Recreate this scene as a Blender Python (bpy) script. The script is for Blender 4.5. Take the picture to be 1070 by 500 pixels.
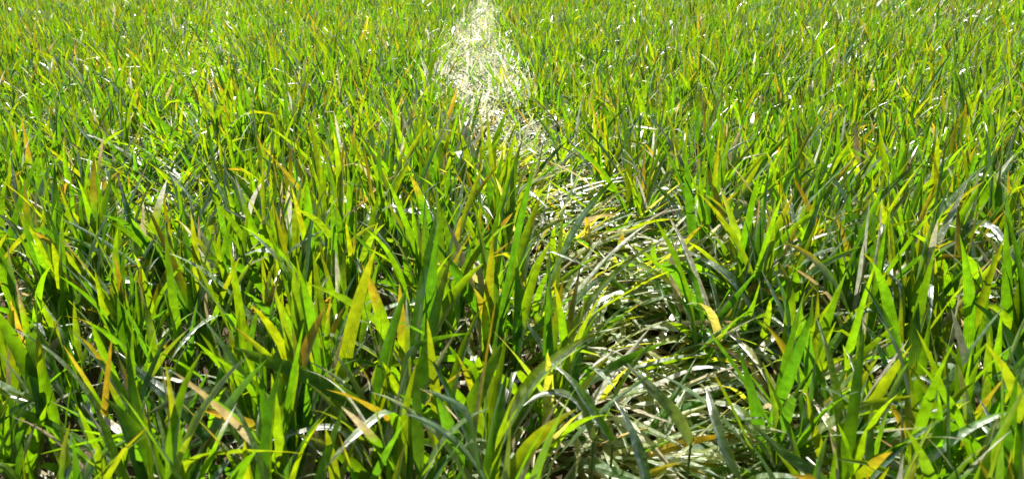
import bpy, math
import numpy as np
from mathutils import Vector

R = math.radians
rng = np.random.default_rng(11)
scene = bpy.context.scene
for o in list(bpy.data.objects):
    bpy.data.objects.remove(o)
col = scene.collection

# ------------------------------------------------------------------ camera
CAM_H, PITCH, FPX = 0.72, R(20.0), 840.0          # FPX: focal length in pixels of a 1070 px wide frame
cam_d = bpy.data.cameras.new('camera')
cam_d.sensor_width = 36.0
cam_d.lens = FPX / 1070.0 * 36.0
cam_d.clip_start, cam_d.clip_end = 0.02, 2000
cam_d.dof.use_dof = True
cam_d.dof.focus_distance = 1.9
cam_d.dof.aperture_fstop = 9.0
cam = bpy.data.objects.new('camera', cam_d)
cam.location = (0, 0, CAM_H)
cam.rotation_euler = (R(90) - PITCH, 0, 0)
col.objects.link(cam)
scene.camera = cam

# ------------------------------------------------------------------ sky and sun
SUN_EL, SUN_AZ = R(56), R(-12)                    # azimuth from +Y, positive towards +X
world = bpy.data.worlds.new('World')
scene.world = world
world.use_nodes = True
wn = world.node_tree
sky = wn.nodes.new('ShaderNodeTexSky')
sky.sky_type = 'NISHITA'
sky.sun_disc = False
sky.sun_elevation = SUN_EL
sky.sun_rotation = SUN_AZ
wn.links.new(sky.outputs[0], wn.nodes['Background'].inputs[0])
wn.nodes['Background'].inputs[1].default_value = 0.05
sd = bpy.data.lights.new('sun', 'SUN')
sd.energy, sd.angle, sd.color = 5.0, R(0.53), (1.0, 0.94, 0.82)
sun = bpy.data.objects.new('sun', sd)
sdir = Vector((math.sin(SUN_AZ) * math.cos(SUN_EL), math.cos(SUN_AZ) * math.cos(SUN_EL), math.sin(SUN_EL)))
sun.rotation_euler = sdir.to_track_quat('Z', 'Y').to_euler()
sun.location = sdir * 20
col.objects.link(sun)

vs = scene.view_settings
scene.display_settings.display_device = 'sRGB'
vs.view_transform, vs.look, vs.gamma = 'Standard', 'None', 1.0
vs.exposure = 1.12
scene.render.engine = 'CYCLES'
cy = scene.cycles
cy.max_bounces, cy.diffuse_bounces, cy.glossy_bounces, cy.transmission_bounces = 8, 5, 3, 6

# ------------------------------------------------------------------ projection helpers
CF = np.array([0, math.cos(PITCH), -math.sin(PITCH)])
CU = np.array([0, math.sin(PITCH), math.cos(PITCH)])
CO = np.array([0, 0, CAM_H])

def ray(px, py):
    return CF + np.array([1.0, 0, 0]) * ((px - 535) / FPX) + CU * ((250 - py) / FPX)

def on_plane(px, py, z=0.0):
    d = ray(px, py)
    return CO + d * ((z - CAM_H) / d[2])

def at_depth(px, py, depth):
    return CO + ray(px, py) * depth

def project(P):
    v = np.asarray(P) - CO
    dz = v @ CF
    return 535 + FPX * v[..., 0] / dz, 250 - FPX * (v @ CU) / dz, dz

def sstep(a, b, x):
    t = np.clip((x - a) / (b - a), 0, 1)
    return t * t * (3 - 2 * t)

def lattice(seed):
    g = np.random.default_rng(seed).random((64, 64))
    def f(x, y, scale):
        u, v = np.asarray(x) / scale + 500.3, np.asarray(y) / scale + 500.7
        i, j = np.floor(u).astype(int), np.floor(v).astype(int)
        a, b = u - i, v - j
        a, b = a * a * (3 - 2 * a), b * b * (3 - 2 * b)
        return ((g[i % 64, j % 64] * (1 - a) + g[(i + 1) % 64, j % 64] * a) * (1 - b)
                + (g[i % 64, (j + 1) % 64] * (1 - a) + g[(i + 1) % 64, (j + 1) % 64] * a) * b)
    return f
nA, nB, nC, nD = lattice(1), lattice(2), lattice(3), lattice(4)

# ------------------------------------------------------------------ materials
def new_mat(name):
    m = bpy.data.materials.new(name)
    m.use_nodes = True
    nt = m.node_tree
    nt.nodes.clear()
    return m, nt, nt.nodes.new, nt.links.new

def leaf_material(name, gloss=0.45, trans=0.52, veins=True):
    m, nt, N, L = new_mat(name)
    out = N('ShaderNodeOutputMaterial')
    at = N('ShaderNodeAttribute'); at.attribute_name = 'Col'
    geo = N('ShaderNodeNewGeometry')
    nz = N('ShaderNodeTexNoise'); nz.inputs['Scale'].default_value = 90; nz.inputs['Detail'].default_value = 3
    L(geo.outputs['Position'], nz.inputs['Vector'])
    mot = N('ShaderNodeMapRange')
    mot.inputs[1].default_value, mot.inputs[2].default_value = 0.3, 0.7
    mot.inputs[3].default_value, mot.inputs[4].default_value = 0.68, 1.28
    L(nz.outputs['Fac'], mot.inputs[0])
    # lengthwise veins and a paler midrib from the across-leaf coordinate kept in alpha
    mul = N('ShaderNodeMath'); mul.operation = 'MULTIPLY'; mul.inputs[1].default_value = 46.0
    L(at.outputs['Alpha'], mul.inputs[0])
    sn = N('ShaderNodeMath'); sn.operation = 'SINE'; L(mul.outputs[0], sn.inputs[0])
    vr = N('ShaderNodeMapRange')
    vr.inputs[1].default_value, vr.inputs[2].default_value = -1, 1
    vr.inputs[3].default_value, vr.inputs[4].default_value = (0.74, 1.18) if veins else (1, 1)
    L(sn.outputs[0], vr.inputs[0])
    f = N('ShaderNodeMath'); f.operation = 'MULTIPLY'
    L(mot.outputs[0], f.inputs[0]); L(vr.outputs[0], f.inputs[1])
    c0 = N('ShaderNodeMix'); c0.data_type = 'RGBA'; c0.blend_type = 'MULTIPLY'; c0.inputs[0].default_value = 1
    L(at.outputs['Color'], c0.inputs[6]); L(f.outputs[0], c0.inputs[7])
    # rusty flecks and yellowing blotches of the blade itself
    fn = N('ShaderNodeTexNoise'); fn.inputs['Scale'].default_value = 420; fn.inputs['Detail'].default_value = 1
    L(geo.outputs['Position'], fn.inputs['Vector'])
    fm = N('ShaderNodeMapRange'); fm.inputs[1].default_value, fm.inputs[2].default_value = 0.69, 0.74
    fm.inputs[3].default_value, fm.inputs[4].default_value = 0, 0.7
    L(fn.outputs['Fac'], fm.inputs[0])
    c = N('ShaderNodeMix'); c.data_type = 'RGBA'
    L(fm.outputs[0], c.inputs[0]); L(c0.outputs[2], c.inputs[6]); c.inputs[7].default_value = (0.30, 0.17, 0.04, 1)
    # reflected light: waxy, a little bluer; transmitted light: yellower
    pr = N('ShaderNodeBsdfDiffuse')
    wax = N('ShaderNodeMix'); wax.data_type = 'RGBA'; wax.inputs[0].default_value = 0.025
    L(c.outputs[2], wax.inputs[6]); wax.inputs[7].default_value = (0.20, 0.30, 0.26, 1)
    L(wax.outputs[2], pr.inputs['Color'])
    bm = N('ShaderNodeBump'); bm.inputs['Strength'].default_value = 1.0; bm.inputs['Distance'].default_value = 1.0
    if veins:
        # relief in metres: creased midrib + veins + soft buckling along the blade
        def mth(op, a, b):
            q = N('ShaderNodeMath'); q.operation = op
            for i_, v_ in enumerate((a, b)):
                if isinstance(v_, float): q.inputs[i_].default_value = v_
                elif v_ is not None: L(v_, q.inputs[i_])
            return q.outputs[0]
        off = mth('ABSOLUTE', mth('SUBTRACT', at.outputs['Alpha'], 0.5), None)
        buck = N('ShaderNodeTexNoise'); buck.inputs['Scale'].default_value = 75; buck.inputs['Detail'].default_value = 1.5
        L(geo.outputs['Position'], buck.inputs['Vector'])
        hgt = mth('ADD', mth('ADD', mth('MULTIPLY', off, 0.0052), mth('MULTIPLY', sn.outputs[0], 0.00006)), mth('MULTIPLY', buck.outputs['Fac'], 0.0035))
        L(hgt, bm.inputs['Height'])
        L(bm.outputs[0], pr.inputs['Normal'])
    tr = N('ShaderNodeBsdfTranslucent')
    a2 = N('ShaderNodeAttribute'); a2.attribute_name = 'Through'
    tc = N('ShaderNodeMix'); tc.data_type = 'RGBA'; tc.blend_type = 'MULTIPLY'; tc.inputs[0].default_value = 1
    L(a2.outputs['Color'], tc.inputs[6]); L(f.outputs[0], tc.inputs[7])
    L(tc.outputs[2], tr.inputs['Color'])
    mx = N('ShaderNodeMixShader'); mx.inputs[0].default_value = trans
    L(pr.outputs[0], mx.inputs[1]); L(tr.outputs[0], mx.inputs[2])
    # cuticle: a Fresnel gloss over both
    gl = N('ShaderNodeBsdfGlossy'); gl.inputs['Color'].default_value = (1, 1, 1, 1)
    rr = N('ShaderNodeMapRange'); rr.inputs[1].default_value, rr.inputs[2].default_value = 0.3, 0.7
    rr.inputs[3].default_value, rr.inputs[4].default_value = gloss - 0.08, gloss + 0.08
    L(nz.outputs['Fac'], rr.inputs[0]); L(rr.outputs[0], gl.inputs['Roughness'])
    fr = N('ShaderNodeFresnel'); fr.inputs['IOR'].default_value = 1.47
    if veins:
        L(bm.outputs[0], gl.inputs['Normal'])
    m2 = N('ShaderNodeMixShader')
    fk = N('ShaderNodeMath'); fk.operation = 'MULTIPLY'; fk.inputs[1].default_value = 0.21
    L(fr.outputs[0], fk.inputs[0]); L(fk.outputs[0], m2.inputs[0]); L(mx.outputs[0], m2.inputs[1]); L(gl.outputs[0], m2.inputs[2])
    L(m2.outputs[0], out.inputs['Surface'])
    return m

M_LEAF = leaf_material('leaf_blade')
M_CROP = leaf_material('leaf_blade_far', veins=False)
M_STEM = leaf_material('stem_sheath', gloss=0.5, trans=0.2, veins=False)

def dry_material():
    m, nt, N, L = new_mat('dry_straw')
    out = N('ShaderNodeOutputMaterial')
    at = N('ShaderNodeAttribute'); at.attribute_name = 'Col'
    pr = N('ShaderNodeBsdfPrincipled'); pr.inputs['Roughness'].default_value = 0.5
    nz = N('ShaderNodeTexNoise'); nz.inputs['Scale'].default_value = 140
    geo = N('ShaderNodeNewGeometry'); L(geo.outputs['Position'], nz.inputs['Vector'])
    mr = N('ShaderNodeMapRange'); mr.inputs[3].default_value, mr.inputs[4].default_value = 0.6, 1.3
    L(nz.outputs['Fac'], mr.inputs[0])
    c = N('ShaderNodeMix'); c.data_type = 'RGBA'; c.blend_type = 'MULTIPLY'; c.inputs[0].default_value = 1
    L(at.outputs['Color'], c.inputs[6]); L(mr.outputs[0], c.inputs[7])
    L(c.outputs[2], pr.inputs['Base Color'])
    tr = N('ShaderNodeBsdfTranslucent'); L(c.outputs[2], tr.inputs['Color'])
    mx = N('ShaderNodeMixShader'); mx.inputs[0].default_value = 0.3
    L(pr.outputs[0], mx.inputs[1]); L(tr.outputs[0], mx.inputs[2])
    L(mx.outputs[0], out.inputs['Surface'])
    return m
M_DRY = dry_material()

def soil_material():
    m, nt, N, L = new_mat('soil')
    out = N('ShaderNodeOutputMaterial')
    geo = N('ShaderNodeNewGeometry')
    pr = N('ShaderNodeBsdfPrincipled'); pr.inputs['Roughness'].default_value = 0.95
    n1 = N('ShaderNodeTexNoise'); n1.inputs['Scale'].default_value = 28; n1.inputs['Detail'].default_value = 8
    L(geo.outputs['Position'], n1.inputs['Vector'])
    r1 = N('ShaderNodeValToRGB')
    r1.color_ramp.elements[0].position, r1.color_ramp.elements[0].color = 0.3, (0.02, 0.012, 0.006, 1)
    r1.color_ramp.elements[1].position, r1.color_ramp.elements[1].color = 0.7, (0.095, 0.058, 0.028, 1)
    L(n1.outputs['Fac'], r1.inputs[0])
    # far beyond the modelled crop the same field goes on green
    sep = N('ShaderNodeVectorMath'); sep.operation = 'LENGTH'; L(geo.outputs['Position'], sep.inputs[0])
    far = N('ShaderNodeMapRange'); far.inputs[1].default_value, far.inputs[2].default_value = 16, 26
    L(sep.outputs['Value'], far.inputs[0])
    mx = N('ShaderNodeMix'); mx.data_type = 'RGBA'
    L(far.outputs[0], mx.inputs[0]); L(r1.outputs[0], mx.inputs[6]); mx.inputs[7].default_value = (0.09, 0.13, 0.02, 1)
    L(mx.outputs[2], pr.inputs['Base Color'])
    bm = N('ShaderNodeBump'); bm.inputs['Strength'].default_value = 0.7; bm.inputs['Distance'].default_value = 0.01
    L(n1.outputs['Fac'], bm.inputs['Height']); L(bm.outputs[0], pr.inputs['Normal'])
    L(pr.outputs[0], out.inputs['Surface'])
    return m
M_SOIL = soil_material()

def plain_material(name, c1, c2, scale, rough=0.8):
    m, nt, N, L = new_mat(name)
    out = N('ShaderNodeOutputMaterial')
    tc = N('ShaderNodeTexCoord')
    nz = N('ShaderNodeTexNoise'); nz.inputs['Scale'].default_value = scale; nz.inputs['Detail'].default_value = 5
    L(tc.outputs['Object'], nz.inputs['Vector'])
    r = N('ShaderNodeValToRGB')
    r.color_ramp.elements[0].position, r.color_ramp.elements[0].color = 0.35, (*c1, 1)
    r.color_ramp.elements[1].position, r.color_ramp.elements[1].color = 0.65, (*c2, 1)
    L(nz.outputs['Fac'], r.inputs[0])
    pr = N('ShaderNodeBsdfPrincipled'); pr.inputs['Roughness'].default_value = rough
    L(r.outputs[0], pr.inputs['Base Color'])
    bm = N('ShaderNodeBump'); bm.inputs['Strength'].default_value = 0.4; bm.inputs['Distance'].default_value = 0.002
    L(nz.outputs['Fac'], bm.inputs['Height']); L(bm.outputs[0], pr.inputs['Normal'])
    L(pr.outputs[0], out.inputs['Surface'])
    return m
M_STONE = plain_material('stone', (0.42, 0.36, 0.27), (0.62, 0.56, 0.46), 120)
M_PETAL = plain_material('petal', (0.75, 0.76, 0.7), (0.85, 0.85, 0.8), 200, 0.6)
M_WEED = plain_material('weed_leaf', (0.07, 0.14, 0.02), (0.12, 0.2, 0.03), 150, 0.5)

# ------------------------------------------------------------------ object helpers
def raw_mesh(name, V, F4, mat, C=None, smooth=True):
    """V (n,3), F4 (m,4) quads as numpy arrays"""
    me = bpy.data.meshes.new(name)
    n, m = len(V), len(F4)
    me.vertices.add(n)
    me.vertices.foreach_set('co', np.ascontiguousarray(V, dtype=np.float32).ravel())
    me.loops.add(m * 4)
    me.loops.foreach_set('vertex_index', np.ascontiguousarray(F4, dtype=np.int32).ravel())
    me.polygons.add(m)
    me.polygons.foreach_set('loop_start', np.arange(0, m * 4, 4, dtype=np.int32))
    me.polygons.foreach_set('loop_total', np.full(m, 4, dtype=np.int32))
    if smooth:
        me.polygons.foreach_set('use_smooth', np.ones(m, dtype=bool))
    if C is not None:
        a = me.attributes.new('Col', 'FLOAT_COLOR', 'POINT')
        a.data.foreach_set('color', np.ascontiguousarray(C, dtype=np.float32).ravel())
        # what a blade lets through: yellower than what it reflects while green, the same hue once dry
        k = np.clip((C[:, 0] / np.maximum(C[:, 1], 1e-4) - 0.75) / 0.25, 0, 1)[:, None]
        k = np.maximum(k, np.clip((C[:, 2] / np.maximum(C[:, 1], 1e-4) - 0.34) / 0.12, 0, 1)[:, None])
        T = np.ones_like(C)
        w_ = np.clip((C[:, 2] / np.maximum(C[:, 1], 1e-4) - 0.45) / 0.15, 0, 1)[:, None]     # bleached straw: no tint
        dry_tint = np.array([1.55, 1.35, 0.75]) * (1 - w_) + np.array([1.1, 1.1, 1.05]) * w_
        T[:, :3] = np.minimum(C[:, :3] * (np.array([3.2, 2.8, 0.3]) * (1 - k) + dry_tint * k), 0.75)
        a = me.attributes.new('Through', 'FLOAT_COLOR', 'POINT')
        a.data.foreach_set('color', np.ascontiguousarray(T, dtype=np.float32).ravel())
    me.materials.append(mat)
    me.update(calc_edges=True)
    return me

def link(name, data, parent=None, loc=(0, 0, 0)):
    o = bpy.data.objects.new(name, data)
    o.location = loc
    if parent is not None:
        o.parent = parent
    col.objects.link(o)
    return o

def tag(o, label=None, cat=None, group=None, kind=None):
    for k, v in (('label', label), ('category', cat), ('group', group), ('kind', kind)):
        if v:
            o[k] = v
    return o

# ------------------------------------------------------------------ the flattened wheel tracks
def polyline(pts, z):
    return np.array([on_plane(x, y, z)[:2] for x, y in pts])

TRACK = polyline([(506, 1), (506, 14), (503, 35), (498, 70), (506, 105), (524, 150), (560, 205), (606, 265),
                  (640, 320), (655, 390), (640, 500)], 0.07)
TRACK = np.vstack([TRACK[0] + (TRACK[0] - TRACK[1]) / np.linalg.norm(TRACK[0] - TRACK[1]) * 14, TRACK,
                   TRACK[-1] + np.array([0.0, -1.2])])
TRACK2 = polyline([(243, 2), (236, 20), (222, 60), (206, 120), (150, 240)], 0.12)
TRACK2 = np.vstack([TRACK2[0] + (TRACK2[0] - TRACK2[1]) / np.linalg.norm(TRACK2[0] - TRACK2[1]) * 10, TRACK2])

def track_dist(x, y, T):
    P = np.stack([x, y], -1)
    best = np.full(len(P), 1e9)
    for a, b in zip(T[:-1], T[1:]):
        ab = b - a
        t = np.clip(((P - a) @ ab) / (ab @ ab), 0, 1)
        d = np.linalg.norm(P - (a + t[:, None] * ab), axis=1)
        best = np.minimum(best, d)
    return best

ROWS_PX = [500, 400, 330, 265, 210, 160, 125, 70, 20, 2]
ROW_PT = [on_plane(535, q, 0.07) for q in ROWS_PX]
ROW_Y = np.array([p[1] for p in ROW_PT])
ROW_HW = np.array([h * ((p - CO) @ CF) / FPX for h, p in zip([98, 112, 108, 82, 52, 46, 52, 42, 17, 8], ROW_PT)])
ROW_AMT = np.array([.85, .92, .95, .88, .68, .74, .9, .9, .86, .8])
FAR_Y = float(on_plane(535, 165, 0.07)[1])

def lodge(x, y):
    """0 = standing, 1 = pressed flat"""
    wob = (nA(x, y, 0.22) - 0.5) * 0.15 + (nB(x, y, 0.07) - 0.5) * 0.09 + (nD(x, y, 0.5) - 0.5) * 0.10
    hw = np.interp(y, ROW_Y, ROW_HW)
    amt = np.interp(y, ROW_Y, ROW_AMT)
    a = amt * (1 - sstep(hw * 0.6, hw * 1.3, track_dist(x, y, TRACK) + wob))
    b = 0.45 * (1 - sstep(0.05, 0.2, track_dist(x, y, TRACK2) + wob))
    c = 0.4 * sstep(0.72, 0.92, nC(x, y, 0.33))
    return np.maximum(np.maximum(a, b), c), a

# ------------------------------------------------------------------ leaf builder (vectorised)
def leaf_geometry(p, S, cross):
    n = len(p['az'])
    s = np.linspace(0, 1, S + 1)[None, :]
    A = lambda k: p[k][:, None]
    e = A('e0') - A('bend') * s ** A('pw') - A('kink') * sstep(-0.07, 0.07, s - A('ks'))
    e = np.maximum(e, -1.35)
    az = A('az') + A('azc') * s
    t = np.stack([np.cos(e) * np.cos(az), np.cos(e) * np.sin(az), np.sin(e)], -1)
    step = 0.5 * (t[:, 1:] + t[:, :-1]) * (p['L'] / S)[:, None, None]
    P = np.concatenate([np.zeros((n, 1, 3)), np.cumsum(step, 1)], 1) + p['base'][:, None, :]
    b = np.stack([-np.sin(az), np.cos(az), np.zeros_like(az)], -1)
    nn = np.stack([-np.sin(e) * np.cos(az), -np.sin(e) * np.sin(az), np.cos(e)], -1)
    return finish_leaf(P, b, nn, p, S, cross)

def finish_leaf(P, b, nn, p, S, cross):
    n = len(P)
    s = np.linspace(0, 1, S + 1)[None, :]
    A = lambda k: p[k][:, None]
    tw = A('tw0') + A('tw1') * s
    side = np.cos(tw)[..., None] * b + np.sin(tw)[..., None] * nn
    up = -np.sin(tw)[..., None] * b + np.cos(tw)[..., None] * nn
    w = A('W') * np.minimum(1, 0.62 + 1.1 * s) * np.clip(1 - s ** A('tp'), 0, 1) ** 0.85 + 0.0004
    w = w * (1 + 0.05 * np.sin(s * A('wav') + A('az') * 7))
    h = (w / 2)[..., None]
    lift = (A('fold') * w / 2)[..., None]
    ed = 0.06 * (np.sin(s * A('wav') * 1.7 + A('tw0') * 9) * w)[..., None]
    if cross == 3:
        V = np.stack([P - side * h + up * (lift + ed), P, P + side * h + up * (lift - ed)], 2)
        tcoord = np.array([0.0, 0.5, 1.0])
    else:
        V = np.stack([P - side * h + up * ed, P + side * h - up * ed], 2)
        tcoord = np.array([0.3, 0.3])
    zmin = 0.004 + 0.012 * (np.abs(np.sin(p['az'] * 37.0)))[:, None, None]
    V[..., 2] = np.where(V[..., 2] < zmin, zmin + 0.12 * (V[..., 2] - zmin).clip(-0.02, 0), V[..., 2])
    V[..., 2] = np.maximum(V[..., 2], 0.002)
    # colour along the blade: base colour, then a tip colour past tip_start
    k = sstep(0, 0.22, s - A('ts'))[..., None]
    C = p['ca'][:, None, :] * (1 - k) + p['cb'][:, None, :] * k
    C = C * (1.0 + 0.12 * np.sin(s * 11 + A('az') * 5))[..., None]
    C4 = np.empty(V.shape[:3] + (4,))
    C4[..., :3] = C[:, :, None, :]
    C4[..., 3] = tcoord[None, None, :]
    return V, C4

def leaf_faces(S, cross):
    q = []
    for i in range(S):
        for j in range(cross - 1):
            a = i * cross + j
            q.append((a, a + 1, a + cross + 1, a + cross))
    return np.array(q)

GREENS = np.array([[0.055, 0.150, 0.013], [0.075, 0.175, 0.012], [0.040, 0.125, 0.018], [0.098, 0.182, 0.012],
                   [0.046, 0.130, 0.026], [0.080, 0.185, 0.014]])
YELLOW = np.array([[0.25, 0.235, 0.016], [0.34, 0.275, 0.022], [0.17, 0.20, 0.014]])
ORANGE = np.array([[0.42, 0.33, 0.035], [0.40, 0.29, 0.04]])
STRAW = np.array([[0.50, 0.43, 0.25], [0.56, 0.52, 0.37], [0.44, 0.35, 0.19], [0.52, 0.52, 0.42], [0.62, 0.60, 0.50]])
BLEACHED = np.array([[0.60, 0.58, 0.48], [0.66, 0.64, 0.56], [0.52, 0.50, 0.38], [0.56, 0.58, 0.48]])
PALE = np.array([[0.24, 0.30, 0.07], [0.38, 0.39, 0.13], [0.14, 0.23, 0.05]])

def pick(T, n, r):
    return T[r.integers(0, len(T), n)] * (0.8 + 0.4 * r.random((n, 1)))

CLUMPS = [on_plane(a_, b_, 0.1)[:2] for a_, b_ in ((452, 225), (690, 275), (300, 300), (960, 370), (440, 420), (60, 330), (800, 330), (240, 180))]

def make_tillers(x, y, r, dens_w=1.0, nleaf=4):
    """leaf parameters for tillers rooted at x, y; returns per-leaf dict, tiller index, stem arrays"""
    n = len(x)
    lo, tr = lodge(x, y)
    flow = np.interp(y, [1.0, FAR_Y, FAR_Y + .8], [R(-38), R(-60), R(-85)])
    lean_az = np.where(lo > 0.25, flow + r.normal(0, 0.45, n),
                       (nA(x, y, 0.5) * 4.2 + nB(x, y, 0.16) * 2.4) * math.pi + r.normal(0, 0.6, n))
    lean = np.clip(np.abs(r.normal(0.06, 0.12, n)) + 0.20 * nC(x, y, 0.25), 0, 0.6) * (1 - lo) + lo * (0.95 + r.random(n) * 0.4)
    clump = np.zeros(n)
    for cx, cy_c in CLUMPS:
        clump = np.maximum(clump, np.exp(-((x - cx) ** 2 + ((y - cy_c) / 1.5) ** 2) / (2 * 0.10 ** 2)))
    lean = lean * (1 - 0.5 * clump)
    size = (0.20 * clump + 0.82 + 0.30 * nD(x, y, 0.6) + r.normal(0, 0.09, n)).clip(0.62, 1.3)
    hs = 0.115 * size * (0.85 + 0.3 * r.random(n)) * (1 - 0.3 * lo)
    sd = np.stack([np.sin(lean) * np.cos(lean_az), np.sin(lean) * np.sin(lean_az), np.cos(lean)], -1)
    root = np.stack([x, y, np.zeros(n)], -1)
    P = {k: [] for k in ('base', 'az', 'azc', 'e0', 'L', 'W', 'bend', 'pw', 'kink', 'ks', 'tw0', 'tw1', 'fold', 'ca', 'cb', 'ts', 'tp', 'wav')}
    tid = []
    plane = r.random(n) * math.tau
    HF = [1.0, 0.86, 0.62, 0.36][:nleaf]
    yelz = nB(x, y, 0.35)
    for k, hf in enumerate(HF):
        az = plane + k * math.pi + r.normal(0, 0.5, n)
        e0 = (np.array([R(84), R(77), R(66), R(48)])[k] + r.normal(0, R(8), n))
        # the shoot's own lean tips its leaves over too
        e0 = e0 - lean * 0.55 * np.cos(az - lean_az).clip(-1, 0) * -1
        mixd = np.minimum(1, 1.2 * lean) * (lo < .25) * 0.6
        az = az + mixd * np.angle(np.exp(1j * (lean_az - az)))
        az = np.where(r.random(n) < lo * 1.1, lean_az + r.normal(0, 0.55, n), az)
        e0 = e0 * (1 - lo) + lo * (R(14) + r.normal(0, 1, n) * np.where(y > FAR_Y, R(26), R(15)))
        L = np.array([0.165, 0.20, 0.185, 0.145])[k] * size * (0.8 + 0.42 * r.random(n))
        bend = np.abs(r.normal([0.18, 0.34, 0.62, 0.85][k], 0.32, n)) * (1 - 0.55 * lo)
        kink = np.where(r.random(n) < [0.08, 0.14, 0.22, 0.3][k], R(35) + r.random(n) * R(80), 0) * (1 - 0.6 * lo)
        u = r.random(n)
        old = [0.0, 0.02, 0.12, 0.36][k] + 0.10 * (yelz - 0.45) + 0.30 * tr * np.where(y > FAR_Y, 1.35, 0.5)
        ca = pick(GREENS, n, r)
        yg = pick(YELLOW, n, r) * np.array([0.62, 0.8, 0.8])
        m = (r.random(n) < 0.26 + 0.3 * (yelz - .4))[:, None]
        ca = np.where(m, 0.62 * ca + 0.38 * yg, ca)
        cb = ca * np.array([1.25, 1.1, 0.9])
        ts = np.full(n, 0.72)
        yt = r.random(n) < 0.20
        cb = np.where(yt[:, None], pick(YELLOW, n, r), cb)
        ot = r.random(n) < 0.004 + 0.015 * k
        cb = np.where(ot[:, None], pick(ORANGE, n, r), cb)
        st = r.random(n) < 0.012 + 0.04 * k
        cb = np.where(st[:, None], pick(STRAW, n, r), cb)
        ts = np.where(yt | ot | st, 0.35 + 0.5 * r.random(n), ts)
        full = u < old
        q = r.random(n)
        dead = np.where((q < 0.30)[:, None], pick(YELLOW, n, r), np.where((q < 0.36)[:, None], pick(ORANGE, n, r), pick(STRAW, n, r)))
        dead = np.where((tr > 0.4)[:, None] & (q > np.where(y > FAR_Y, .07, .18))[:, None], np.where((y > FAR_Y)[:, None], pick(BLEACHED, n, r), pick(STRAW, n, r)), dead)
        pl = (r.random(n) < np.where(y > FAR_Y, .6, .4) * tr)[:, None]
        pc = np.where((y > FAR_Y)[:, None], pick(BLEACHED, n, r) * np.array([.66, .74, .62]), pick(PALE, n, r))
        ca = np.where(pl, pc, ca); cb = np.where(pl, pick(PALE, n, r) * 1.2, cb)
        ca = np.where(full[:, None], dead, ca)
        cb = np.where(full[:, None], dead * np.array([1.0, .92, .85]), cb)
        P['base'].append(root + sd * (hs * hf)[:, None] + np.array([0, 0, 1]) * (lo * r.random(n) * 0.05)[:, None])
        for key, val in (('az', az), ('azc', r.normal(0, 0.25, n)), ('e0', e0), ('L', L),
                         ('W', np.array([0.0115, 0.0135, 0.0125, 0.0095])[k] * size * (0.72 + 0.56 * r.random(n)) * dens_w * np.interp(y, [.9, 1.7], [1.17, 1.0]) * np.where(full & (tr < .3), .7, 1) * (1 - 0.22 * lo)),
                         ('bend', bend), ('pw', 1.3 + r.random(n) * 1.5), ('kink', kink), ('ks', 0.35 + 0.45 * r.random(n)),
                         ('tw0', r.normal(0, 0.25, n)), ('tw1', r.normal(0.5, 1.0, n) * (1 - 0.4 * lo)), ('fold', np.abs(r.normal(0.3, 0.18, n))),
                         ('ca', ca), ('cb', cb), ('ts', ts), ('tp', 1.7 + r.random(n) * 1.4), ('wav', 6 + r.random(n) * 14)):
            P[key].append(val)
        tid.append(np.arange(n))
    P = {k: np.concatenate(v) for k, v in P.items()}
    return P, np.concatenate(tid), dict(root=root, dir=sd, hs=hs, lo=lo, tr=tr, lean=lean, lean_az=lean_az)

def sub(P, idx):
    return {k: v[idx] for k, v in P.items()}

def stem_geometry(root, d, hs, rad, r, sides=5, rings=3):
    n = len(hs)
    ts = np.linspace(0, 1, rings)
    ax = np.cross(d, np.array([0.31, 0.95, 0.02])); ax /= np.linalg.norm(ax, axis=1)[:, None]
    ay = np.cross(d, ax)
    V = np.empty((n, rings, sides, 3))
    for i, t in enumerate(ts):
        c = root + d * (hs * t)[:, None]
        for j in range(sides):
            a = math.tau * j / sides
            V[:, i, j] = c + (ax * math.cos(a) + ay * math.sin(a)) * (rad * (1.15 - 0.45 * t))[:, None]
    V[..., 2] = np.maximum(V[..., 2], 0.0)
    base = np.array([0.20, 0.21, 0.075]) * (0.7 + 0.5 * r.random((n, 1)))
    base = np.where(r.random((n, 1)) < 0.25, np.array([[0.26, 0.20, 0.10]]), base)
    top = np.array([0.075, 0.145, 0.025])
    C = np.empty((n, rings, sides, 4)); C[..., 3] = 0.3
    for i, t in enumerate(ts):
        C[:, i, :, :3] = (base * (1 - t) + top * t)[:, None, :]
    return V, C

def stem_faces(sides=5, rings=3):
    q = []
    for i in range(rings - 1):
        for j in range(sides):
            k = (j + 1) % sides
            q.append((i * sides + j, i * sides + k, (i + 1) * sides + k, (i + 1) * sides + j))
    return np.array(q)

# ------------------------------------------------------------------ ground: one sheet, fine near the camera
def build_ground():
    xs = np.concatenate([[-600, -150, -40, -15, -7], np.arange(-4, -1.99, .25), np.arange(-1.8, 1.81, 0.028), np.arange(2, 4.01, .25), [7, 15, 40, 150, 600]])
    ys = np.concatenate([[-600, -100, -20, -4, -1], np.arange(-0.4, 3.6, 0.028), np.arange(3.7, 9, .25), [10, 14, 20, 40, 150, 600]])
    X, Y = np.meshgrid(xs, ys)
    near = (np.abs(X) < 1.85) & (Y > -0.45) & (Y < 3.6)
    Z = -0.02 + near * (0.016 * nA(X, Y, 0.11) + 0.014 * nB(X, Y, 0.045) * (nC(X, Y, 0.09) > 0.35))
    Z = np.minimum(Z, 0.001)
    V = np.stack([X, Y, Z], -1).reshape(-1, 3)
    w = len(xs)
    i, j = np.meshgrid(np.arange(len(ys) - 1), np.arange(w - 1), indexing='ij')
    a = (i * w + j).ravel()
    o = link('ground', raw_mesh('ground', V, np.stack([a, a + 1, a + w + 1, a + w], -1), M_SOIL))
    tag(o, kind='structure', label='dark brown crumbly soil of the field under the crop')
build_ground()

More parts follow.
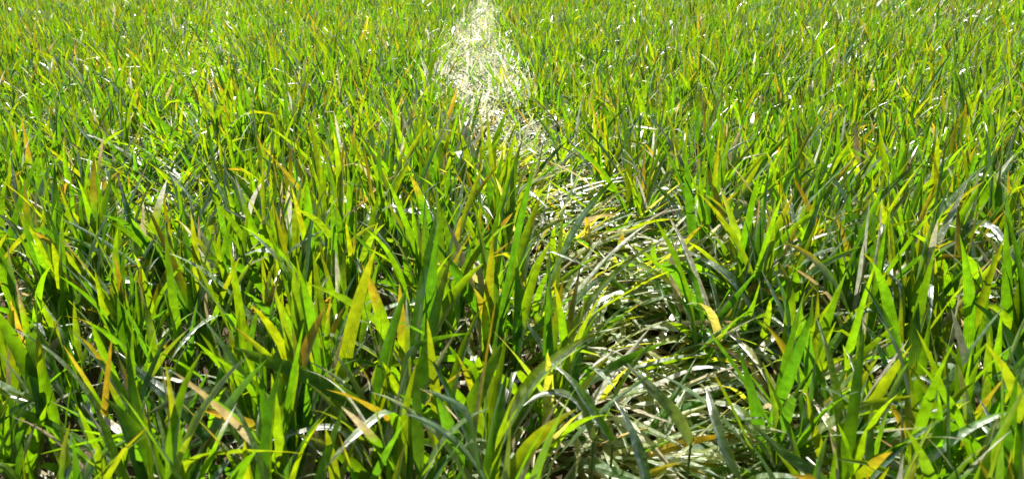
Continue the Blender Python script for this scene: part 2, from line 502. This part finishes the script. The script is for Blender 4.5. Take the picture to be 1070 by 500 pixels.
# ------------------------------------------------------------------ planting pattern: drilled rows with jitter
def plant_points(y0, y1, halfw, margin, spacing_row, spacing_in, r):
    xs, ys = [], []
    W = halfw * y1 + margin
    for k in range(int(-W / spacing_row) - 1, int(W / spacing_row) + 2):
        yy = np.arange(y0, y1, spacing_in)
        yy = yy + r.normal(0, spacing_in * 0.35, len(yy))
        xx = k * spacing_row - 0.03 * yy + r.normal(0, 0.024, len(yy))
        ok = (np.abs(xx) < np.maximum(yy, 0) * halfw + margin) & (yy > y0) & (yy < y1)
        xs.append(xx[ok]); ys.append(yy[ok])
    return np.concatenate(xs), np.concatenate(ys)

# plants (each of several shoots) from just in front of the lens to 3 m
px_, py_ = plant_points(0.30, 3.2, 0.66, 0.7, 0.115, 0.066, rng)
thin = rng.random(len(px_)) < 0.93
px_, py_ = px_[thin], py_[thin]
# keep the space right before the lens free
keep = ~((np.abs(px_) < 0.35) & (py_ < 0.42))
px_, py_ = px_[keep], py_[keep]
np_ = len(px_)
lo_, tr_ = lodge(px_, py_)
u, v, dz = project(np.stack([px_, py_, np.where(lo_ > .5, 0.08, 0.20)], -1))
inview = (u > -10) & (u < 1080) & (v < 520) & (dz > 0.1)
order = np.argsort(np.where(inview, dz, 1e9))
HERO_N = 24
N_IND = 300 - HERO_N
ind = order[:N_IND]
is_ind = np.zeros(np_, bool); is_ind[ind] = True

# shoots of every plant
nt = rng.integers(3, 6, np_) + np.where((tr_ > 0.35) & (py_ < FAR_Y), 2, 0)
pid = np.repeat(np.arange(np_), nt)
ang = rng.random(len(pid)) * math.tau
rad = 0.008 + 0.022 * rng.random(len(pid))
tx, ty = px_[pid] + rad * np.cos(ang), py_[pid] + rad * np.sin(ang)
P, tid, ST = make_tillers(tx, ty, rng)
leaf_pid = pid[tid]
SN = 11
Fn = leaf_faces(SN, 3)
Fs = stem_faces()
stem_rad = 0.0017 + 0.0009 * rng.random(len(tx))
SV, SC = stem_geometry(ST['root'], ST['dir'], ST['hs'], stem_rad, rng)

ORD = ['first', 'second', 'third', 'fourth', 'fifth', 'sixth', 'seventh', 'eighth', 'ninth', 'tenth', 'eleventh', 'twelfth',
       'thirteenth', 'fourteenth', 'fifteenth', 'sixteenth', 'seventeenth', 'eighteenth', 'nineteenth', 'twentieth']
ROWS = ['along the bottom edge'] + [o + ' row up from bottom edge' for o in ORD[1:]]
BAND = 18
place_of = {}
for k0 in range(0, N_IND, BAND):                  # bands by distance from the camera, each counted from the left
    members = sorted(ind[k0:k0 + BAND], key=lambda q: u[q])
    for c_, q in enumerate(members):
        place_of[q] = f"{ORD[c_]} from left, {ROWS[k0 // BAND]}"

def emit_plant(label, bx, by, Vl, Cl, Vs, Cs, group):
    e = link('wheat_plant', None, None, (bx, by, 0))
    e.empty_display_size = 0.05
    tag(e, label, 'wheat plant', group)
    off = np.array([bx, by, 0.0])
    for V, C in zip(Vs, Cs):
        link('stem', raw_mesh('stem', V.reshape(-1, 3) - off, Fs, M_STEM, C.reshape(-1, 4)), e)
    for V, C in zip(Vl, Cl):
        nS = V.shape[0] - 1
        link('leaf', raw_mesh('leaf', V.reshape(-1, 3) - off, Fn if nS == SN else leaf_faces(nS, 3), M_LEAF, C.reshape(-1, 4)), e)
    return e

li = np.nonzero(is_ind[leaf_pid])[0]
VL, CL = leaf_geometry(sub(P, li), SN, 3)
by_plant = {}
for j, l in enumerate(li):
    by_plant.setdefault(leaf_pid[l], []).append(j)
st_by = {}
for j in np.nonzero(is_ind[pid])[0]:
    st_by.setdefault(pid[j], []).append(j)
for i in ind:
    js, ss = by_plant[i], st_by[i]
    cA = P['ca'][li[js]]; cB = P['cb'][li[js]]
    yel = (cA[:, 0] > cA[:, 1] * 0.98).sum()
    tipc = ((cB[:, 0] > cB[:, 1] * 0.98) & ~(cA[:, 0] > cA[:, 1] * 0.98)).sum()
    top = VL[js][..., 2].max()
    cen = VL[js][:, 4:, 1].mean((0, 1))
    dxl = cen[0] - px_[i]
    pose = 'flattened' if lo_[i] > 0.55 else 'half-flattened' if lo_[i] > .3 else 'left-leaning' if dxl < -0.022 else 'right-leaning' if dxl > 0.022 else 'tall' if top > 0.27 else 'upright'
    look = 'with many dry leaves' if yel >= 4 else 'with few dry leaves' if yel >= 2 else 'with yellow tips' if tipc >= 3 else 'all green'
    lab = f"{pose} wheat plant {look}, {place_of[i]}"
    emit_plant(lab, px_[i], py_[i], VL[js], CL[js], SV[ss], SC[ss], 'nearest wheat plants of the field')

# ------------------------------------------------------------------ the rest of the crop: one mass nobody could count
VV, FF, CC = [], [], []
nv = 0
def push(V, C, faces):
    global nv
    n = V.shape[0]
    k = int(np.prod(V.shape[1:-1]))
    VV.append(V.reshape(-1, 3)); CC.append(C.reshape(-1, 4))
    FF.append((faces[None] + (np.arange(n) * k)[:, None, None] + nv).reshape(-1, 4))
    nv += n * k
lo_i = np.nonzero(~is_ind[leaf_pid])[0]
V, C = leaf_geometry(sub(P, lo_i), 7, 3); push(V, C, leaf_faces(7, 3))
si = np.nonzero(~is_ind[pid])[0]
push(SV[si], SC[si], Fs)
for (y0, y1, row, inrow, S, cross, nl, wmul, margin) in (
        (3.2, 5.2, 0.115, 0.0175, 5, 3, 4, 1.0, 1.2),
        (5.2, 9.5, 0.115, 0.022, 4, 2, 4, 1.08, 1.6),
        (9.5, 18.0, 0.2, 0.07, 4, 2, 3, 2.3, 4.0),
        (18.0, 32.0, 0.4, 0.12, 3, 2, 3, 4.5, 9.0)):
    ax, ay = plant_points(y0, y1, 0.66, margin, row, inrow, rng)
    Pq, tq, Sq = make_tillers(ax, ay, rng, wmul, nl)
    V, C = leaf_geometry(Pq, S, cross); push(V, C, leaf_faces(S, cross))
crop = link('wheat_crop', raw_mesh('wheat_crop', np.concatenate(VV), np.concatenate(FF), M_CROP, np.concatenate(CC)))
tag(crop, 'dense green young wheat filling the field beyond the nearest plants', 'wheat crop', kind='stuff')

# ------------------------------------------------------------------ plants with a blade that stands out in the photograph
def at_y(px, py, Y):
    """height of the point from a first camera estimate, place from this camera"""
    p0 = R(19.6)
    dy = (250 - py) / FPX
    z = 0.69 + (-math.sin(p0) + math.cos(p0) * dy) * Y / (math.cos(p0) + math.sin(p0) * dy)
    return on_plane(px, py, z)

def spline(pts, n):
    pts = np.array(pts)
    k = np.concatenate([[0], np.cumsum(np.linalg.norm(np.diff(pts, axis=0), axis=1))]); k /= k[-1]
    ext = np.vstack([2 * pts[0] - pts[1], pts, 2 * pts[-1] - pts[-2]])
    out = []
    for t in np.linspace(0, 1, n):
        i = min(np.searchsorted(k, t, side='right') - 1, len(pts) - 2)
        q = (t - k[i]) / (k[i + 1] - k[i])
        p0, p1, p2, p3 = ext[i:i + 4]
        out.append(0.5 * (2 * p1 + (p2 - p0) * q + (2 * p0 - 5 * p1 + 4 * p2 - p3) * q ** 2 + (3 * p1 - p0 - 3 * p2 + p3) * q ** 3))
    return np.array(out)

HC = dict(green=((.07, .155, .015), (.085, .17, .014)), dark=((.045, .11, .026), (.05, .12, .022)), blue=((.07, .14, .055), (.09, .16, .06)),
          yellowgreen=((.10, .17, .013), (.16, .19, .015)), yellow=((.17, .19, .016), (.28, .22, .02)), pale=((.12, .19, .08), (.22, .28, .14)),
          straw=((.40, .33, .18), (.54, .46, .28)))
HEROES = [
    ('wheat plant whose long blade sweeps up-left above the bottom-left quarter', 'green', 18, [(400, 440, .80), (365, 417, .80), (310, 388, .80), (222, 357, .84)]),
    ('wheat plant with a pale blade arching over to the left, lower left', 'pale', 16, [(258, 470, .78), (250, 432, .80), (225, 409, .80), (185, 418, .77), (150, 434, .75)]),
    ('dark wheat plant with a hooked shiny tip near the left edge', 'dark', 16, [(44, 440, .82), (38, 390, .84), (33, 352, .85), (38, 338, .83), (48, 352, .81)]),
    ('wheat plant with a yellow blade bent level near the right edge', 'yellow', 9, [(940, 305, 1.15), (958, 280, 1.13), (985, 268, 1.12), (1016, 271, 1.1)]),
    ('wheat plant with a blue-green blade arching down at the right edge', 'blue', 11, [(985, 275, 1.3), (1010, 238, 1.3), (1035, 236, 1.28), (1055, 262, 1.22), (1070, 290, 1.2)]),
    ('wheat plant with a pale blade pointing up-left, right of the track bottom', 'pale', 15, [(775, 505, .72), (757, 470, .73), (745, 430, .76), (738, 404, .8)]),
    ('wheat plant with a long grey-green blade slanting left at the bottom edge', 'blue', 15, [(880, 525, .70), (850, 495, .70), (815, 470, .71), (786, 442, .73)]),
    ('wheat plant with a narrow bluish blade standing upright, bottom right', 'blue', 13, [(908, 515, .70), (908, 470, .70), (911, 422, .71)]),
    ('wheat plant with a broad yellow-green blade standing at the bottom right', 'yellowgreen', 19, [(962, 510, .72), (955, 460, .72), (946, 412, .74)]),
    ('wheat plant with a broad backlit blade close to the bottom-right corner', 'yellowgreen', 18, [(1015, 475, .78), (1010, 430, .78), (1001, 380, .79)]),
    ('wheat plant with a broad dark upright blade in the lower right', 'dark', 17, [(956, 420, .90), (958, 380, .90), (957, 345, .91), (960, 316, .92)]),
    ('wheat plant with a pale blade slanting left over the near track', 'pale', 15, [(722, 462, .80), (705, 432, .80), (680, 405, .81), (655, 380, .84)]),
    ('wheat plant with a broad grey-green blade at the foot of the track', 'blue', 17, [(676, 508, .70), (668, 475, .72), (655, 440, .74), (641, 416, .77)]),
    ('wheat plant with a straight green blade slanting left across the track', 'green', 12, [(640, 460, .78), (620, 430, .79), (598, 398, .81), (570, 374, .84)]),
    ('wheat plant with a dark straight blade left of the track bottom', 'dark', 14, [(438, 495, .72), (436, 440, .73), (434, 378, .75)]),
    ('wheat plant with a broad bright blade leaning right beside the track', 'green', 20, [(485, 445, .78), (500, 410, .78), (512, 385, .79), (524, 358, .8)]),
    ('wheat plant with a shiny pale blade arching left in the track', 'pale', 11, [(620, 458, .78), (608, 425, .79), (590, 411, .80), (565, 412, .79), (545, 425, .77)]),
    ('wheat plant with a blue-green blade reaching out of the left edge', 'blue', 13, [(45, 300, 1.25), (30, 262, 1.25), (12, 235, 1.24), (-5, 222, 1.22)]),
    ('wheat plant with a straw-coloured upright blade right of the track', 'straw', 9, [(712, 325, 1.15), (706, 300, 1.15), (702, 275, 1.16), (708, 250, 1.17)]),
    ('wheat plant with a shiny blue-green blade slanting left beside the straw-coloured blade', 'blue', 12, [(790, 330, 1.10), (765, 292, 1.12), (738, 272, 1.14), (712, 260, 1.16)]),
    ('wheat plant with an olive blade slanting left near the bottom-left corner', 'yellow', 15, [(165, 495, .72), (150, 470, .73), (125, 450, .74), (100, 430, .76)]),
    ('wheat plant with a long dark blade slanting left in the lower left', 'dark', 15, [(230, 472, .75), (190, 425, .78), (150, 392, .82), (121, 366, .85)]),
    ('wheat plant with a thin pale blade bowed over at the bottom, left', 'pale', 10, [(380, 478, .75), (362, 452, .76), (335, 446, .76), (300, 455, .75), (268, 465, .74)]),
    ('wheat plant with a straight backlit upright blade in the lower left', 'yellowgreen', 14, [(250, 440, .85), (245, 390, .86), (239, 342, .87)]),
]
hr = np.random.default_rng(5)
for label, cname, wpx, pts in HEROES:
    Q = [at_y(*p) for p in pts]
    root = np.array([Q[0][0], Q[0][1] + 0.01, 0.0])
    Pn = spline(Q, SN + 1)
    T = np.gradient(Pn, axis=0); T /= np.linalg.norm(T, axis=1)[:, None]
    hint = CO - Pn; hint /= np.linalg.norm(hint, axis=1)[:, None]
    hint = hint + np.array([0.25, 0.1, 0.7])
    side = np.cross(hint, T); side /= np.linalg.norm(side, axis=1)[:, None]
    nrm = np.cross(T, side)
    g = lambda v: np.array([float(v)])
    ca, cb = HC[cname]
    pp = dict(tw0=g(hr.normal(0, .2)), tw1=g(hr.normal(0, .5)), W=g(wpx * ((Q[1] - CO) @ CF) / FPX), tp=g(2.2), wav=g(8), az=g(hr.random() * 6),
              fold=g(.25), ts=g(.55), ca=np.array([ca]), cb=np.array([cb]))
    Vh, Ch = finish_leaf(Pn[None], side[None], nrm[None], pp, SN, 3)
    hsv = Q[0] - root
    hl = np.linalg.norm(hsv)
    k = 2
    Pt, tt, St = make_tillers(root[0] + hr.normal(0, .016, k), root[1] + 0.012 + hr.normal(0, .012, k), hr)
    Vt, Ct = leaf_geometry(Pt, SN, 3)
    Sv, Sc = stem_geometry(np.vstack([root[None], St['root']]), np.vstack([(hsv / hl)[None], St['dir']]), np.concatenate([[hl], St['hs']]),
                           np.full(k + 1, 0.0022), hr)
    emit_plant(label, root[0], root[1], np.concatenate([Vh, Vt]), np.concatenate([Ch, Ct]), Sv, Sc, 'wheat plants with a blade that stands out')

# ------------------------------------------------------------------ dry leaves lying on the soil and on the pressed blades
def litter_params(n, x, y, z, r, lmin, lmax):
    q = r.random((n, 1))
    c = np.where(q < .75, pick(STRAW, n, r), np.where(q < .9, pick(STRAW, n, r) * np.array([.6, .5, .4]), pick(YELLOW, n, r)))
    return dict(base=np.stack([x, y, z], -1), az=r.random(n) * math.tau, azc=r.normal(0, 1.0, n), e0=r.normal(.12, .2, n), L=lmin + (lmax - lmin) * r.random(n),
                W=.003 + .005 * r.random(n), bend=r.normal(.35, .3, n), pw=np.ones(n), kink=np.where(r.random(n) < .3, .8, 0), ks=r.random(n),
                tw0=r.normal(0, .6, n), tw1=r.normal(0, 1.2, n), fold=r.normal(.2, .3, n), ca=c, cb=c * .9, ts=np.full(n, .5), tp=2 + 2 * r.random(n), wav=5 + 10 * r.random(n))
lr = np.random.default_rng(21)
NL = 2600
ly = 0.35 + 3.6 * lr.random(NL) ** 0.8
lx = (lr.random(NL) * 2 - 1) * (0.66 * ly + 0.4)
Pl = litter_params(NL, lx, ly, 0.004 + 0.03 * lr.random(NL) ** 2, lr, .03, .11)
Vl, Cl = leaf_geometry(Pl, 6, 3)
nv = 0; VV, FF, CC = [], [], []
push(Vl, Cl, leaf_faces(6, 3))
lit = link('straw_litter', raw_mesh('straw_litter', VV[0], FF[0], M_DRY, CC[0]))
tag(lit, 'pale dead leaves and straw scraps scattered on the soil between plants', 'straw litter', kind='stuff')

# single dry leaves on top of the flattened strip, counted upwards from the bottom edge
cy_ = np.sort(0.72 + 1.3 * lr.random(20) ** 0.9)
tx_ = np.interp(cy_, TRACK[::-1, 1], TRACK[::-1, 0]) + lr.normal(0, .07, 20)
Pd = litter_params(20, tx_, cy_, 0.05 + 0.02 * lr.random(20), lr, .09, .16)
Pd['W'] = .006 + .004 * lr.random(20); Pd['ca'] = pick(STRAW, 20, lr); Pd['cb'] = Pd['ca'] * .95
Vd, Cd = leaf_geometry(Pd, SN, 3)
for i in range(20):
    b = Pd['base'][i]
    o = link('dry_leaf', raw_mesh('dry_leaf', Vd[i].reshape(-1, 3) - b, Fn, M_DRY, Cd[i].reshape(-1, 4)), None, b)
    tag(o, f"bleached dry leaf lying on the flattened track, {ORD[i]} up from the bottom edge", 'dry leaf', 'dry leaves on the flattened track')

# ------------------------------------------------------------------ small pale stones on the soil
def stone(px, py, size, label, seed):
    r = np.random.default_rng(seed)
    c = on_plane(px, py, 0.0)
    nu, nw = 10, 7
    V = []
    for i in range(nw):
        ph = math.pi * i / (nw - 1)
        for j in range(nu):
            th = math.tau * j / nu
            d = np.array([math.sin(ph) * math.cos(th), math.sin(ph) * math.sin(th), math.cos(ph)])
            k = 1 + .22 * math.sin(3 * d[0] + seed) + .15 * math.sin(5 * d[1] + 2 * seed) + .06 * (r.random() if 0 < i < nw - 1 else 0)
            V.append(d * k * size * np.array([1.2, .9, .65]) + np.array([0, 0, size * .4]))
    F = [(i * nu + j, i * nu + (j + 1) % nu, (i + 1) * nu + (j + 1) % nu, (i + 1) * nu + j) for i in range(nw - 1) for j in range(nu)]
    me = raw_mesh('stone', np.array(V), np.array(F), M_STONE)
    o = link('stone', me, None, c)
    o.rotation_euler = (0, 0, seed * 1.3)
    tag(o, label, 'stone', 'small stones on the soil')
stone(546, 492, .016, 'small pale stone on the soil at the bottom edge, left of track', 1)
stone(612, 470, .010, 'tiny pale stone under the blades at the foot of the track', 2)
stone(497, 372, .011, 'small tan stone between the stems left of the track', 3)
stone(700, 440, .012, 'small tan stone on the soil right of the near track', 4)

# ------------------------------------------------------------------ little white-flowered weeds among the wheat
def weed(px, py, z, label, seed, flowers):
    r = np.random.default_rng(seed)
    c = on_plane(px, py, z); c[2] = 0
    e = link('chickweed', None, None, c)
    e.empty_display_size = .04
    tag(e, label, 'weed', 'small weeds among the wheat')
    lm = None
    for k in range(7):
        a, h = r.random() * 6.28, z * (.6 + .5 * r.random())
        d = np.array([math.cos(a) * .35, math.sin(a) * .35, 1.0]); d /= np.linalg.norm(d)
        sv, sc = stem_geometry(np.zeros((1, 3)), d[None], np.array([h]), np.array([.0009]), r)
        link('stem', raw_mesh('stem', sv.reshape(-1, 3), Fs, M_STEM, sc.reshape(-1, 4)), e)
        for q in range(4):
            f = .4 + .6 * q / 3
            th = a + q * 1.6 + r.random()
            L_, w = .011 + .006 * r.random(), .0045
            b, s_ = d * h * f, np.array([math.cos(th), math.sin(th), .35])
            t_ = np.array([-math.sin(th), math.cos(th), 0])
            prof = [(0, .12), (.35, 1), (.7, .8), (1, .08)]
            V = []
            for (m_, ww) in prof:
                p = b + s_ * L_ * m_ - np.array([0, 0, .004]) * m_ * m_
                V += [p - t_ * w * ww, p + np.array([0, 0, -.001]), p + t_ * w * ww]
            link('leaf', raw_mesh('leaf', np.array(V), leaf_faces(3, 3), M_WEED), e)
        if k < flowers:
            V, F = [], []
            for q in range(5):
                th = q * math.tau / 5
                s_, t_ = np.array([math.cos(th), math.sin(th), .35]), np.array([-math.sin(th), math.cos(th), 0])
                o0 = len(V)
                for (m_, ww) in ((.05, .2), (.6, 1), (1, .35)):
                    p = d * h * 1.04 + s_ * .0065 * m_
                    V += [p - t_ * .0022 * ww, p + t_ * .0022 * ww]
                F += [(o0, o0 + 1, o0 + 3, o0 + 2), (o0 + 2, o0 + 3, o0 + 5, o0 + 4)]
            link('flower', raw_mesh('flower', np.array(V), np.array(F), M_PETAL), e)
weed(878, 300, .15, 'small weed with tiny white flowers among wheat right of centre', 1, 5)
weed(292, 396, .12, 'small light green weed between wheat stems in the lower left', 2, 2)
weed(955, 478, .10, 'low light green weed at the bottom right between broad blades', 3, 1)

print('plants', np_, 'leaves', len(leaf_pid))
